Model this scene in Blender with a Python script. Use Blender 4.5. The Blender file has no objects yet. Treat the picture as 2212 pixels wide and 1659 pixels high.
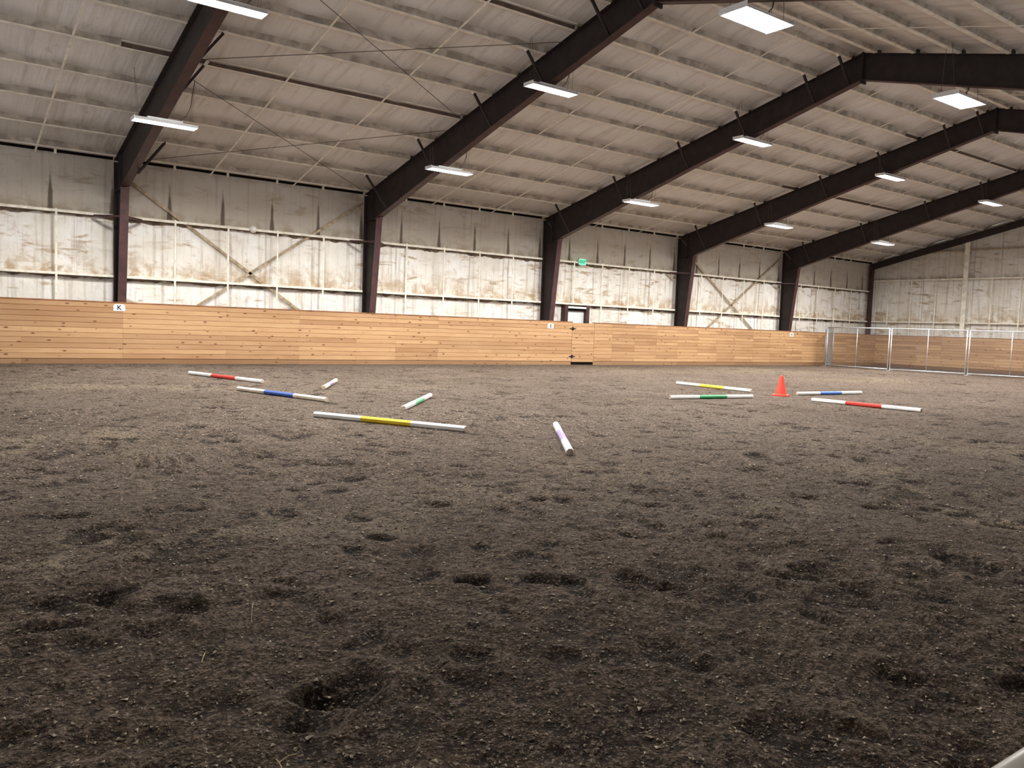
import bpy, math, random
import numpy as np
from mathutils import Vector, Matrix

rnd = random.Random(7)
RNG = np.random.default_rng(11)
SC = bpy.context.scene
COL = SC.collection
PI = math.pi

# ------------------------------------------------------------------ building dimensions (metres)
FX0, BAY = 4.51, 7.002            # first visible frame line, bay length along the long wall (+X)
FRAMES = [FX0 + BAY * k for k in range(5)]
YW = 23.39                        # inside foam face of the long wall
YK = 22.59                        # arena face of the long kickboard wall
XW = 40.15                        # inside foam face of the end wall
XE = 39.6                         # arena face of the end kickboard wall
ZK = 1.54                         # kickboard height
YR = 11.3                         # ridge
SL = 0.245                        # roof slope
G1, G2 = 3.77, 2.24               # girt heights
YNEAR = -0.9


def roof(y):                      # top of rafters / underside of purlins
    return 5.10 + SL * (YW - y) if y >= YR else 5.10 + SL * (YW - YR) - SL * (YR - y)


PURL = [22.95, 21.8, 20.52, 19.21, 17.89, 16.6, 15.61, 14.58, 13.57, 12.55, 11.62]
PURL2 = [2 * YR - y for y in PURL]

# ------------------------------------------------------------------ helpers


class MB:
    """collects boxes, bars, tubes and prisms; build() links them as ONE mesh object"""

    def __init__(self):
        self.v, self.f, self.smooth = [], [], []

    def add(self, vs, fs, smooth=False):
        n = len(self.v)
        self.v += [tuple(p) for p in vs]
        for f in fs:
            self.f.append(tuple(i + n for i in f))
            self.smooth.append(smooth)
        return self

    def box(self, x0, x1, y0, y1, z0, z1):
        vs = [(x, y, z) for z in (z0, z1) for y in (y0, y1) for x in (x0, x1)]
        return self.add(vs, [(0, 2, 3, 1), (4, 5, 7, 6), (0, 1, 5, 4), (2, 6, 7, 3), (0, 4, 6, 2), (1, 3, 7, 5)])

    def prism(self, poly, axis, a, b):
        """poly: 2D points in the two remaining axes, extruded along axis from a to b"""
        n = len(poly)
        vs = []
        for t in (a, b):
            for p, q in poly:
                vs.append({0: (t, p, q), 1: (p, t, q), 2: (p, q, t)}[axis])
        fs = [(i, (i + 1) % n, n + (i + 1) % n, n + i) for i in range(n)]
        fs += [tuple(range(n))[::-1], tuple(range(n, 2 * n))]
        return self.add(vs, fs)

    def bar(self, A, B, w, h, up=(0, 0, 1)):
        A, B = Vector(A), Vector(B)
        d = (B - A).normalized()
        s = d.cross(Vector(up))
        if s.length < 1e-4:
            s = d.cross(Vector((1, 0, 0)))
        s.normalize()
        t = s.cross(d)
        vs = [P + s * (w / 2 * i) + t * (h / 2 * j) for P in (A, B) for i, j in ((-1, -1), (1, -1), (1, 1), (-1, 1))]
        return self.add(vs, [(3, 2, 1, 0), (4, 5, 6, 7), (0, 1, 5, 4), (1, 2, 6, 5), (2, 3, 7, 6), (3, 0, 4, 7)])

    def tube(self, A, B, r, n=8, r2=None, caps=True, phase=0.0):
        A, B = Vector(A), Vector(B)
        d = (B - A).normalized()
        s = d.cross(Vector((0, 0, 1)))
        if s.length < 1e-4:
            s = Vector((1, 0, 0))
        s.normalize()
        t = s.cross(d)
        r2 = r if r2 is None else r2
        vs = [P + (s * math.cos(2 * PI * i / n + phase) + t * math.sin(2 * PI * i / n + phase)) * R
              for P, R in ((A, r), (B, r2)) for i in range(n)]
        self.add(vs, [(i, (i + 1) % n, n + (i + 1) % n, n + i) for i in range(n)], n > 5)
        if caps:
            k = len(self.v) - 2 * n
            self.f += [tuple(k + i for i in range(n))[::-1], tuple(k + n + i for i in range(n))]
            self.smooth += [False, False]
        return self

    def path(self, pts, r, n=6):
        for a, b in zip(pts[:-1], pts[1:]):
            self.tube(a, b, r, n)
        return self

    def build(self, name, m, parent=None, loc=None):
        me = bpy.data.meshes.new(name)
        me.from_pydata(self.v, [], self.f)
        me.polygons.foreach_set('use_smooth', self.smooth)
        me.materials.append(m)
        me.update()
        return link(name, me, parent, loc)


def link(name, me, parent=None, loc=None):
    o = bpy.data.objects.new(name, me)
    COL.objects.link(o)
    if parent is not None:
        o.parent = parent
    if loc is not None:
        o.location = loc
    return o


def grid_mesh(name, P, m, smooth=True, parent=None):
    """P: array (ny,nx,3)"""
    ny, nx = P.shape[:2]
    me = bpy.data.meshes.new(name)
    idx = np.arange(ny * nx).reshape(ny, nx)
    q = np.stack([idx[:-1, :-1], idx[:-1, 1:], idx[1:, 1:], idx[1:, :-1]], -1).reshape(-1, 4)
    me.vertices.add(ny * nx)
    me.vertices.foreach_set('co', P.reshape(-1).astype(np.float32))
    me.loops.add(q.size)
    me.loops.foreach_set('vertex_index', q.reshape(-1).astype(np.int32))
    me.polygons.add(len(q))
    me.polygons.foreach_set('loop_start', np.arange(0, q.size, 4, dtype=np.int32))
    me.polygons.foreach_set('loop_total', np.full(len(q), 4, dtype=np.int32))
    me.polygons.foreach_set('use_smooth', np.full(len(q), smooth))
    me.materials.append(m)
    me.update(calc_edges=True)
    return link(name, me, parent)


def empty(name, loc=(0, 0, 0)):
    o = bpy.data.objects.new(name, None)
    o.empty_display_size = 0.2
    COL.objects.link(o)
    o.location = loc
    return o


def tag(o, label=None, cat=None, group=None, kind=None):
    if label:
        o['label'] = label
    if cat:
        o['category'] = cat
    if group:
        o['group'] = group
    if kind:
        o['kind'] = kind
    return o


_lat = RNG.random((256, 256)).astype(np.float32)


def vnoise(x, y, s, ox=0, oy=0):
    """smooth value noise, -1..1, wavelength s"""
    u, w = x / s + 1000 + ox, y / s + 1000 + oy
    iu, iw = np.floor(u).astype(int), np.floor(w).astype(int)
    fu, fw = u - iu, w - iw
    fu, fw = fu * fu * (3 - 2 * fu), fw * fw * (3 - 2 * fw)
    g = lambda a, b: _lat[(iu + a) & 255, (iw + b) & 255]
    return ((g(0, 0) * (1 - fu) + g(1, 0) * fu) * (1 - fw) + (g(0, 1) * (1 - fu) + g(1, 1) * fu) * fw) * 2 - 1


# ------------------------------------------------------------------ node helper


class NT:
    def __init__(self, name, rough=0.8, spec=0.3):
        self.m = bpy.data.materials.new(name)
        self.m.use_nodes = True
        self.t = self.m.node_tree
        self.b = self.t.nodes['Principled BSDF']
        self.b.inputs['Roughness'].default_value = rough
        self.b.inputs['Specular IOR Level'].default_value = spec
        self._co = None

    def n(self, typ, **kw):
        nd = self.t.nodes.new(typ)
        for k, v in kw.items():
            setattr(nd, k, v)
        return nd

    def put(self, sock, v):
        if isinstance(v, bpy.types.NodeSocket):
            self.t.links.new(v, sock)
        elif isinstance(v, (tuple, list)):
            sock.default_value = v if len(v) == len(sock.default_value) else (*v, 1)
        else:
            sock.default_value = v

    def co(self):
        if self._co is None:
            g = self.n('ShaderNodeNewGeometry')
            self._co = g.outputs['Position']
        return self._co

    def obco(self):
        return self.n('ShaderNodeTexCoord').outputs['Object']

    def mapped(self, scale, vec=None, loc=(0, 0, 0)):
        mp = self.n('ShaderNodeMapping')
        self.put(mp.inputs['Vector'], vec or self.co())
        mp.inputs['Scale'].default_value = scale
        mp.inputs['Location'].default_value = loc
        return mp.outputs[0]

    def noise(self, scale, detail=3, rough=0.55, vec=None, dist=0.0):
        nd = self.n('ShaderNodeTexNoise')
        self.put(nd.inputs['Vector'], vec or self.co())
        nd.inputs['Scale'].default_value = scale
        nd.inputs['Detail'].default_value = detail
        nd.inputs['Roughness'].default_value = rough
        nd.inputs['Distortion'].default_value = dist
        return nd.outputs['Fac']

    def math(self, op, a, b=0.0, c=0.0, clamp=False):
        nd = self.n('ShaderNodeMath', operation=op)
        nd.use_clamp = clamp
        self.put(nd.inputs[0], a)
        self.put(nd.inputs[1], b)
        self.put(nd.inputs[2], c)
        return nd.outputs[0]

    def ramp(self, v, a, b, x=0.0, y=1.0, smooth=True):
        nd = self.n('ShaderNodeMapRange')
        nd.interpolation_type = 'SMOOTHSTEP' if smooth else 'LINEAR'
        self.put(nd.inputs[0], v)
        nd.inputs[1].default_value = a
        nd.inputs[2].default_value = b
        nd.inputs[3].default_value = x
        nd.inputs[4].default_value = y
        return nd.outputs[0]

    def mix(self, f, a, b, mode='MIX'):
        nd = self.n('ShaderNodeMix', data_type='RGBA', blend_type=mode)
        self.put(nd.inputs[0], f)
        self.put(nd.inputs[6], a)
        self.put(nd.inputs[7], b)
        return nd.outputs[2]

    def sep(self, vec=None):
        nd = self.n('ShaderNodeSeparateXYZ')
        self.put(nd.inputs[0], vec or self.co())
        return nd.outputs

    def color(self, v):
        self.put(self.b.inputs['Base Color'], v)
        return self

    def bump(self, h, strength=0.5, dist=0.02, normal=None):
        nd = self.n('ShaderNodeBump')
        nd.inputs['Strength'].default_value = strength
        nd.inputs['Distance'].default_value = dist
        self.put(nd.inputs['Height'], h)
        if normal is not None:
            self.put(nd.inputs['Normal'], normal)
        return nd.outputs[0]

    def normal(self, v):
        self.t.links.new(v, self.b.inputs['Normal'])
        return self


def paint(name, c, rough=0.6, spec=0.3, var=0.12, scale=6.0, metal=0.0):
    t = NT(name, rough, spec)
    f = t.noise(scale, 3, 0.6)
    d = tuple(max(0.0, x * (1 - var * 2)) for x in c)
    e = tuple(min(1.0, x * (1 + var)) for x in c)
    t.color(t.mix(t.ramp(f, 0.3, 0.7), d, e))
    t.b.inputs['Metallic'].default_value = metal
    return t.m


# ------------------------------------------------------------------ materials
def soil():
    t = NT('loam_footing', 0.95, 0.12)
    big = t.noise(0.22, 3, 0.6)
    mid = t.noise(1.3, 4, 0.62, dist=0.4)
    fine = t.noise(9.0, 4, 0.65)
    grit = t.noise(70.0, 3, 0.7)
    x, y, z = t.sep()
    dist = t.math('SQRT', t.math('ADD', t.math('MULTIPLY', x, x), t.math('MULTIPLY', y, y)))
    # dark near the viewer, paler beyond: lamp falloff put into colour, plus dry patches
    dry = t.math('ADD', t.ramp(big, 0.35, 0.68, -0.25, 0.35), t.ramp(dist, 2.2, 9.0, 0.0, 0.85))
    dry = t.math('ADD', dry, t.ramp(mid, 0.3, 0.75, -0.3, 0.3), clamp=True)
    c = t.mix(dry, SOIL_DARK, SOIL_DRY_LIT)
    # sandy tan smears
    tan = t.noise(0.55, 4, 0.6, vec=t.mapped((1.0, 1.4, 1.0), loc=(3.1, 7.7, 0)), dist=0.6)
    c = t.mix(t.math('MULTIPLY', t.ramp(tan, 0.60, 0.74), 0.55), c, SOIL_TAN)
    # pinker ground towards the far end
    c = t.mix(t.math('MULTIPLY', t.ramp(x, 9.0, 26.0), t.ramp(big, 0.3, 0.7, 0.25, 0.7)), c, SOIL_PINK)
    # damp clods
    c = t.mix(t.math('MULTIPLY', t.ramp(fine, 0.52, 0.36), 0.6), c, SOIL_WET_SHADE)
    # cavity shading put into the colour: hollows darkened, crests lightened
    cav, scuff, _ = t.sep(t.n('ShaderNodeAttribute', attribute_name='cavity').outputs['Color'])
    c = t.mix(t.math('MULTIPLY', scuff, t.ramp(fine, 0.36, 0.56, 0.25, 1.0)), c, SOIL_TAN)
    c = t.mix(t.ramp(cav, 0.40, 0.15, 0.0, 0.85), c, SOIL_WET_SHADE)
    c = t.mix(t.ramp(cav, 0.55, 0.85, 0.0, 0.30), c, tuple(v * 1.35 for v in SOIL_DRY_LIT))
    crumb = t.noise(26.0, 4, 0.7)
    c = t.mix(t.ramp(crumb, 0.49, 0.39, 0, 0.85), c, SOIL_WET_SHADE)
    c = t.mix(t.ramp(crumb, 0.53, 0.63, 0, 0.5), c, tuple(v * 1.5 for v in SOIL_DRY_LIT))
    c = t.mix(t.ramp(grit, 0.55, 0.66, 0, 0.65), c, tuple(v * 1.9 for v in SOIL_DRY_LIT))
    c = t.mix(t.ramp(grit, 0.48, 0.38, 0, 0.85), c, SOIL_WET_SHADE)
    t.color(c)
    n1 = t.bump(fine, 0.6, 0.05)
    n1 = t.bump(crumb, 0.8, 0.03, n1)
    t.normal(t.bump(grit, 0.8, 0.012, n1))
    return t.m


SOIL_DARK = (0.068, 0.045, 0.029)
SOIL_DRY_LIT = (0.163, 0.125, 0.096)
SOIL_TAN = (0.245, 0.195, 0.132)
SOIL_PINK = (0.205, 0.145, 0.112)
SOIL_WET_SHADE = (0.019, 0.013, 0.0095)


def foam_wall(name, axis, x0, per, zsplit, zeave, dusty=1.0, wedged=1.0):
    """sprayed foam on a wall: dusty stains, rib lines, dark wedges where the straps run above the upper girt"""
    t = NT(name, 0.9, 0.15)
    x, y, z = t.sep()
    u = x if axis == 0 else y
    sc = (1, 1, 1)
    n1 = t.noise(0.9, 4, 0.6)
    # horizontal dirty smears
    sm = t.noise(1.0, 5, 0.62, vec=t.mapped((1.3, 1.3, 5.5)), dist=0.35)
    blot = t.noise(2.6, 5, 0.65, dist=0.5)
    streak = t.noise(1.0, 3, 0.6, vec=t.mapped((9.0, 9.0, 0.45)))
    c = t.mix(t.ramp(n1, 0.3, 0.7), FOAM_A, FOAM_B)
    dens = t.ramp(n1, 0.36, 0.60, 0.30, 1.0)
    c = t.mix(t.math('MULTIPLY', t.math('MULTIPLY', t.ramp(sm, 0.54, 0.66), 0.80), dens), c, STAIN)
    c = t.mix(t.math('MULTIPLY', t.math('MULTIPLY', t.ramp(blot, 0.50, 0.74), 0.60), dens), c, STAIN)
    c = t.mix(t.math('MULTIPLY', t.ramp(streak, 0.52, 0.70), 0.34), c, STAIN_D)
    # panel ribs telegraphing through
    rib = t.math('PINGPONG', t.math('ADD', u, 100.0 + t_off(x0)), 0.1525)
    c = t.mix(t.math('MULTIPLY', t.ramp(rib, 0.022, 0.004), t.ramp(blot, 0.35, 0.62, 0.0, 0.24)), c, STAIN_D)
    d2 = t.math('PINGPONG', t.math('ADD', u, 100 * per - x0 + 0.27), per / 2)  # faint dark vertical band, set off to one side of each strap
    c = t.mix(t.math('MULTIPLY', t.ramp(d2, 0.045, 0.015), t.ramp(n1, 0.3, 0.7, 0.15, 0.55)), c, STAIN_D)
    # upper band: dust plus the lamps' cutoff, both darkened into the colour
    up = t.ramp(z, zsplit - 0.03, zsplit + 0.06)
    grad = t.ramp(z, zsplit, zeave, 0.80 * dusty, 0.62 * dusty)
    c = t.mix(t.math('MULTIPLY', up, grad), c, DUST_SHADE)
    # dust lying just above each girt
    lip = t.math('MULTIPLY', t.ramp(z, zsplit + 0.30, zsplit + 0.02), up)
    c = t.mix(t.math('MULTIPLY', lip, t.ramp(blot, 0.38, 0.62, 0.0, 0.75)), c, STAIN_D)
    # brown tide line resting on the lower girt
    tide = t.math('MULTIPLY', t.ramp(z, 2.95, 2.26), t.math('GREATER_THAN', z, 2.2))
    c = t.mix(t.math('MULTIPLY', tide, t.ramp(blot, 0.36, 0.62, 0.05, 0.75)), c, STAIN)
    # dark wedge beside every strap, widest at the upper girt, tapering upwards
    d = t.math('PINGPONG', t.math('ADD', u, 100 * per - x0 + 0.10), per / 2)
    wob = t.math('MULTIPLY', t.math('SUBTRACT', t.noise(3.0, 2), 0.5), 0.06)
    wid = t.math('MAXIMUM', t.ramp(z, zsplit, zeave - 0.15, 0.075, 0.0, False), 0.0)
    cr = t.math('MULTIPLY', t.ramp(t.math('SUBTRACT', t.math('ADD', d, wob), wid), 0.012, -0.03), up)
    c = t.mix(t.math('MULTIPLY', cr, t.ramp(z, zeave - 0.3, zeave - 0.9, 0.0, 0.85 * wedged)), c, WEDGE)
    t.color(c)
    lum = t.noise(3.0, 4, 0.6)
    n = t.bump(lum, 0.35, 0.08)
    n = t.bump(t.noise(16.0, 3, 0.6), 0.3, 0.03, n)
    t.normal(n)
    return t.m


def t_off(v):
    return -v % 0.305


FOAM_A = (0.76, 0.715, 0.63)
FOAM_B = (0.87, 0.85, 0.81)
STAIN = (0.37, 0.24, 0.115)
STAIN_D = (0.30, 0.235, 0.165)
DUST_SHADE = (0.39, 0.335, 0.265)
WEDGE = (0.085, 0.062, 0.045)


def foam_ceiling():
    t = NT('ceiling_foam', 0.92, 0.12)
    x, y, z = t.sep()
    n1 = t.noise(0.5, 4, 0.6)
    blot = t.noise(2.2, 5, 0.6, dist=0.3)
    c = t.mix(t.ramp(n1, 0.3, 0.7), CEIL_A, CEIL_B)
    rib = t.noise(1.0, 2, 0.5, vec=t.mapped((6.5, 0.5, 0.5)))
    c = t.mix(t.ramp(rib, 0.52, 0.68, 0, 0.35), c, CEIL_D)
    c = t.mix(t.ramp(blot, 0.60, 0.74, 0, 0.4), c, CEIL_D)
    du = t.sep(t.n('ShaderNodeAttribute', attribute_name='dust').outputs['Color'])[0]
    c = t.mix(t.math('MULTIPLY', du, 0.8), c, CEIL_DUST_SHADE)
    # darker towards the eaves
    c = t.mix(t.ramp(y, 20.5, 23.2, 0.0, 0.45), c, CEIL_DUST_SHADE)
    t.color(c)
    n = t.bump(rib, 0.35, 0.08)
    t.normal(t.bump(t.noise(9.0, 3, 0.6), 0.3, 0.03, n))
    return t.m


CEIL_A = (0.71, 0.675, 0.64)
CEIL_B = (0.81, 0.785, 0.76)
CEIL_DUST_SHADE = (0.38, 0.33, 0.275)
CEIL_D = (0.45, 0.395, 0.34)


def wood():
    t = NT('pine_boards', 0.6, 0.3)
    at = t.n('ShaderNodeAttribute', attribute_name='board')
    hue, seed, low = t.sep(at.outputs['Color'])
    x, y, z = t.sep()
    off = t.n('ShaderNodeCombineXYZ')
    t.put(off.inputs[0], t.math('MULTIPLY', seed, 37.0))
    t.put(off.inputs[1], t.math('MULTIPLY', seed, 91.0))
    va = t.n('ShaderNodeVectorMath', operation='ADD')
    t.put(va.inputs[0], t.co())
    t.put(va.inputs[1], off.outputs[0])
    v = va.outputs[0]
    grain = t.noise(1.0, 4, 0.6, vec=t.mapped((1.4, 1.4, 26.0), v), dist=0.5)
    tone = t.noise(1.0, 3, 0.5, vec=t.mapped((0.6, 0.6, 2.0), v))
    c = t.mix(hue, WOOD_A, WOOD_B)
    c = t.mix(t.ramp(grain, 0.35, 0.7, 0.0, 0.42), c, WOOD_C)
    c = t.mix(t.ramp(tone, 0.35, 0.7, 0.0, 0.35), c, WOOD_L)
    vo = t.n('ShaderNodeTexVoronoi', feature='F1', voronoi_dimensions='2D')
    vx, vy, vz = t.sep(v)
    cv = t.n('ShaderNodeCombineXYZ')
    t.put(cv.inputs[0], t.math('MULTIPLY', t.math('ADD', vx, vy), 2.3))
    t.put(cv.inputs[1], t.math('MULTIPLY', vz, 5.5))
    t.put(vo.inputs['Vector'], cv.outputs[0])
    vo.inputs['Scale'].default_value = 1.0
    vo.inputs['Randomness'].default_value = 1.0
    pick = t.n('ShaderNodeSeparateColor')
    t.put(pick.inputs[0], vo.outputs['Color'])
    rad = t.math('MULTIPLY', t.ramp(pick.outputs[0], 0.2, 1.0, 0.02, 1.0), 0.105)
    kn = t.ramp(t.math('SUBTRACT', vo.outputs['Distance'], rad), 0.012, -0.02)
    halo = t.ramp(t.math('SUBTRACT', vo.outputs['Distance'], rad), 0.10, 0.0, 0.0, 0.35)
    on = t.math('GREATER_THAN', pick.outputs[0], 0.3)
    c = t.mix(t.math('MULTIPLY', halo, on), c, WOOD_C)
    c = t.mix(t.math('MULTIPLY', kn, on), c, KNOT)
    c = t.mix(low, c, (0.13, 0.065, 0.032))
    t.color(c)
    t.normal(t.bump(grain, 0.15, 0.01))
    return t.m


WOOD_A = (0.34, 0.185, 0.090)
WOOD_B = (0.53, 0.325, 0.165)
WOOD_C = (0.33, 0.165, 0.072)
WOOD_L = (0.54, 0.35, 0.19)
KNOT = (0.15, 0.068, 0.030)


def emis(name, c, s, mis='NONE'):
    m = bpy.data.materials.new(name)
    m.use_nodes = True
    b = m.node_tree.nodes['Principled BSDF']
    b.inputs['Base Color'].default_value = (*c, 1)
    b.inputs['Emission Color'].default_value = (*c, 1)
    b.inputs['Emission Strength'].default_value = s
    m.cycles.emission_sampling = mis
    return m


M = dict(
    soil=soil(),
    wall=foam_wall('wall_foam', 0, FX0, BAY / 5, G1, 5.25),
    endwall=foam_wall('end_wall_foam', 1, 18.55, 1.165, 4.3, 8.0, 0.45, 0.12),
    ceil=foam_ceiling(),
    purlin=paint('dusty_shaded_purlin_foam', (0.45, 0.395, 0.33), 0.9, 0.1, 0.2, 3.0),  # dust and the unlit near face, both put into the colour
    flange=paint('purlin_flange_white', (0.84, 0.78, 0.68), 0.7, 0.2, 0.08, 5.0),
    bare=paint('bare_purlin_brown', (0.13, 0.09, 0.07), 0.7, 0.2),
    girt=paint('girt_cream', (0.84, 0.79, 0.67), 0.65, 0.25, 0.10, 6.0),
    steel=paint('maroon_primer', (0.062, 0.026, 0.024), 0.55, 0.35, 0.15, 4.0),
    steel_shade=paint('shaded_primer', (0.030, 0.021, 0.020), 0.6, 0.3, 0.15, 4.0),  # same primer as the flanges, darkened to paint in the shade
    brace=paint('brace_dusty', (0.42, 0.33, 0.22), 0.8, 0.2, 0.2, 8.0),
    fillet=paint('dark_foam_lip', (0.20, 0.15, 0.11), 0.9, 0.1, 0.25, 5.0),
    wire=paint('dark_wire', (0.10, 0.08, 0.065), 0.6, 0.3),
    wood=wood(),
    cap=paint('cap_board_brown', (0.30, 0.13, 0.06), 0.7, 0.2, 0.2, 3.0),
    gap=paint('dark_gap', (0.01, 0.008, 0.006), 0.9, 0.05),
    black=paint('black_iron', (0.012, 0.012, 0.014), 0.5, 0.4),
    sign=paint('sign_white', (0.82, 0.80, 0.74), 0.5, 0.3, 0.05),
    ink=paint('sign_ink', (0.014, 0.016, 0.022), 0.5, 0.3),
    white=paint('pole_white', (0.84, 0.83, 0.80), 0.45, 0.4, 0.05, 5.0),
    cream=paint('pole_cream', (0.80, 0.72, 0.57), 0.5, 0.4, 0.08, 5.0),
    end=paint('pole_end_grain', (0.62, 0.50, 0.36), 0.8, 0.2, 0.2, 30.0),
    red=paint('band_red', (0.62, 0.055, 0.040), 0.45, 0.4, 0.06),
    blue=paint('band_blue', (0.045, 0.115, 0.40), 0.45, 0.4, 0.06),
    blue2=paint('band_bright_blue', (0.07, 0.19, 0.66), 0.45, 0.4, 0.06),
    yellow=paint('band_yellow', (0.78, 0.55, 0.03), 0.45, 0.4, 0.06),
    yellow2=paint('band_lemon', (0.84, 0.68, 0.08), 0.45, 0.4, 0.06),
    green=paint('band_mint', (0.20, 0.58, 0.29), 0.45, 0.4, 0.06),
    green2=paint('band_green', (0.035, 0.29, 0.11), 0.45, 0.4, 0.06),
    violet=paint('band_lilac', (0.40, 0.31, 0.58), 0.45, 0.4, 0.06),
    cone=paint('cone_orange_red', (0.90, 0.085, 0.050), 0.45, 0.4, 0.04),
    galv=paint('galvanised', (0.62, 0.62, 0.64), 0.38, 0.5, 0.08, 9.0, 0.55),
    mesh=paint('chain_link_wire', (0.42, 0.42, 0.43), 0.45, 0.5, 0.08, 9.0, 0.4),
    housing=paint('fixture_white', (0.75, 0.75, 0.75), 0.4, 0.4, 0.03),
    tube=emis('lamp_tube', (1.0, 0.97, 0.94), 22.0),
    exit=emis('exit_green', (0.10, 0.80, 0.42), 0.9),
    door=paint('door_grey', (0.66, 0.70, 0.70), 0.5, 0.35, 0.04),
    doorframe=paint('door_frame_white', (0.75, 0.74, 0.70), 0.5, 0.3, 0.04),
    rail=paint('rail_cream', (0.62, 0.57, 0.48), 0.3, 0.5, 0.08, 12.0),
    straw=paint('straw', (0.75, 0.60, 0.33), 0.7, 0.2, 0.1, 40.0),
)


def pebble_mat():
    t = NT('pale_chips', 0.85, 0.2)
    at = t.n('ShaderNodeAttribute', attribute_name='tone')
    v = t.sep(at.outputs['Color'])[0]
    t.color(t.mix(v, (0.11, 0.083, 0.06), (0.62, 0.52, 0.39)))
    return t.m


M['pebble'] = pebble_mat()

# ------------------------------------------------------------------ camera
cam = bpy.data.cameras.new('camera')
cam.sensor_width = 36.0
cam.lens = 28.966
cam.clip_start = 0.02
cam.clip_end = 200
co = bpy.data.objects.new('camera', cam)
COL.objects.link(co)
r = Vector((0.80324493, -0.59457048, 0.03582615))
u = Vector((0.01225356, 0.07662798, 0.99698446))
f = Vector((0.59552282, 0.80038372, -0.06883664))
co.matrix_world = Matrix(((r.x, u.x, -f.x, 0), (r.y, u.y, -f.y, 0), (r.z, u.z, -f.z, 1.2762), (0, 0, 0, 1)))
SC.camera = co

# ------------------------------------------------------------------ floor
def axis_pts(a, b, s0, k, mn):
    """coordinates from a to b, step grows with |value|"""
    out, v = [], 0.0
    while v < b:
        out.append(v)
        v += max(s0, k * max(0.0, v - mn))
    out.append(b)
    neg, v = [], 0.0
    while v > a:
        v -= 0.09
        neg.append(max(v, a))
    return np.array(sorted(set(neg)) + out)


GX = axis_pts(-6.0, XW, 0.017, 0.006, 0.4)
GY = axis_pts(YNEAR, YW, 0.017, 0.006, 0.4)
xx, yy = np.meshgrid(GX, GY)
churn = 0.7 + 0.5 * vnoise(xx, yy, 1.4, 63, 40)
wx, wy = xx + 0.05 * vnoise(xx, yy, 0.3, 9, 90), yy + 0.05 * vnoise(xx, yy, 0.3, 90, 9)
H = (0.018 * vnoise(xx, yy, 2.3) + 0.012 * vnoise(xx, yy, 0.9, 17, 5)
     + churn * (0.013 * vnoise(wx, wy, 0.37, 3, 31) + 0.012 * np.abs(vnoise(wx, wy, 0.21, 33, 71)) + 0.010 * vnoise(wx, wy, 0.13, 41, 9)
                + 0.006 * vnoise(wx, wy, 0.07, 7, 77) + 0.0045 * vnoise(xx, yy, 0.04, 57, 22)))


HL = 0.018 * vnoise(xx, yy, 2.3) + 0.012 * vnoise(xx, yy, 0.9, 17, 5)


def stamp(cx, cy, rx, ry, ang, depth, rim):
    R = 2.4 * max(rx, ry)
    i0, i1 = np.searchsorted(GX, (cx - R, cx + R))
    j0, j1 = np.searchsorted(GY, (cy - R, cy + R))
    if i1 <= i0 or j1 <= j0:
        return
    X, Y = xx[j0:j1, i0:i1] - cx, yy[j0:j1, i0:i1] - cy
    c, s = math.cos(ang), math.sin(ang)
    X, Y = X + rx * .5 * vnoise(X + cx, Y + cy, rx * 1.3), Y + rx * .5 * vnoise(X + cx, Y + cy, rx * 1.3, 50, 20)
    a, b = (X * c + Y * s) / rx, (-X * s + Y * c) / ry
    d2 = a * a + b * b
    H[j0:j1, i0:i1] += -depth * np.exp(-d2 ** 1.6) + rim * np.exp(-((np.sqrt(d2) - 1.45) / 0.35) ** 2)


fixed = [(1.20, 2.59, .15, .10, .3, .060, .010), (2.32, 3.40, .10, .07, .2, .050, .008), (1.75, 2.57, .09, .07, 0, .030, .008),
         (4.89, 2.20, .19, .13, .6, .055, .008), (7.34, 5.41, .26, .17, .5, .05, .01), (1.06, 2.46, .09, .06, 0, .03, .008),
         (1.04, 3.65, .11, .08, .2, .03, .008)]
for a in fixed:
    stamp(*a)
hoof = random.Random(5)
for _ in range(11000):
    # hoof prints, spread evenly over the arena
    cx, cy = hoof.uniform(-2, XE), hoof.uniform(0.5, YK - 0.4)
    s = hoof.choice((0.7, 0.85, 1.0, 1.0, 1.25))
    stamp(cx, cy, 0.10 * s, 0.07 * s, hoof.uniform(0, PI), hoof.uniform(0.3, 1.0) ** 3 * 0.034 * s, hoof.uniform(0.001, 0.006))
# dry sandy scuffs: where the footing has been dragged and dried (x, y, length, width, direction, strength)
SCUFFS = [(0.59, 4.59, 0.15, 0.24, -0.52, 1.0), (0.88, 5.04, 0.2, 0.18, -0.5, 0.8), (1.1, 4.64, 0.12, 0.2, -0.51, 0.7),
           (1.54, 4.92, 0.24, 0.18, -0.49, 0.8), (1.8, 4.72, 0.22, 0.19, -0.5, 0.6), (2.36, 4.61, 0.35, 0.25, -0.49, 0.45),
           (3.52, 5.25, 0.55, 0.5, -0.46, 0.4), (6.42, 2.6, 0.26, 0.38, -0.49, 1.0), (10.31, 4.11, 0.58, 1.05, -0.41, 0.7),
           (7.48, 4.42, 0.62, 0.41, -0.43, 0.8), (8.82, 5.71, 0.58, 0.61, -0.39, 0.5), (0.87, 8.84, 0.23, 0.72, -0.4, 0.9),
           (1.72, 9.17, 0.26, 0.8, -0.38, 0.9), (1.78, 7.85, 0.24, 0.5, -0.41, 0.6), (8.43, 14.58, 1.23, 1.16, -0.18, 0.5),
           (23.67, 19.21, 5.38, 2.21, -0.04, 0.6), (23.93, 14.19, 2.71, 1.2, -0.13, 0.8), (4.1, 15.35, 0.96, 0.79, -0.18, 0.6),
           (2.36, 15.66, 0.86, 0.75, -0.18, 0.7), (5.35, 3.67, 0.34, 0.24, -0.48, 0.35), (5.36, 5.54, 0.93, 0.72, -0.43, 0.35)]
DRY = np.zeros_like(H)
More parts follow.
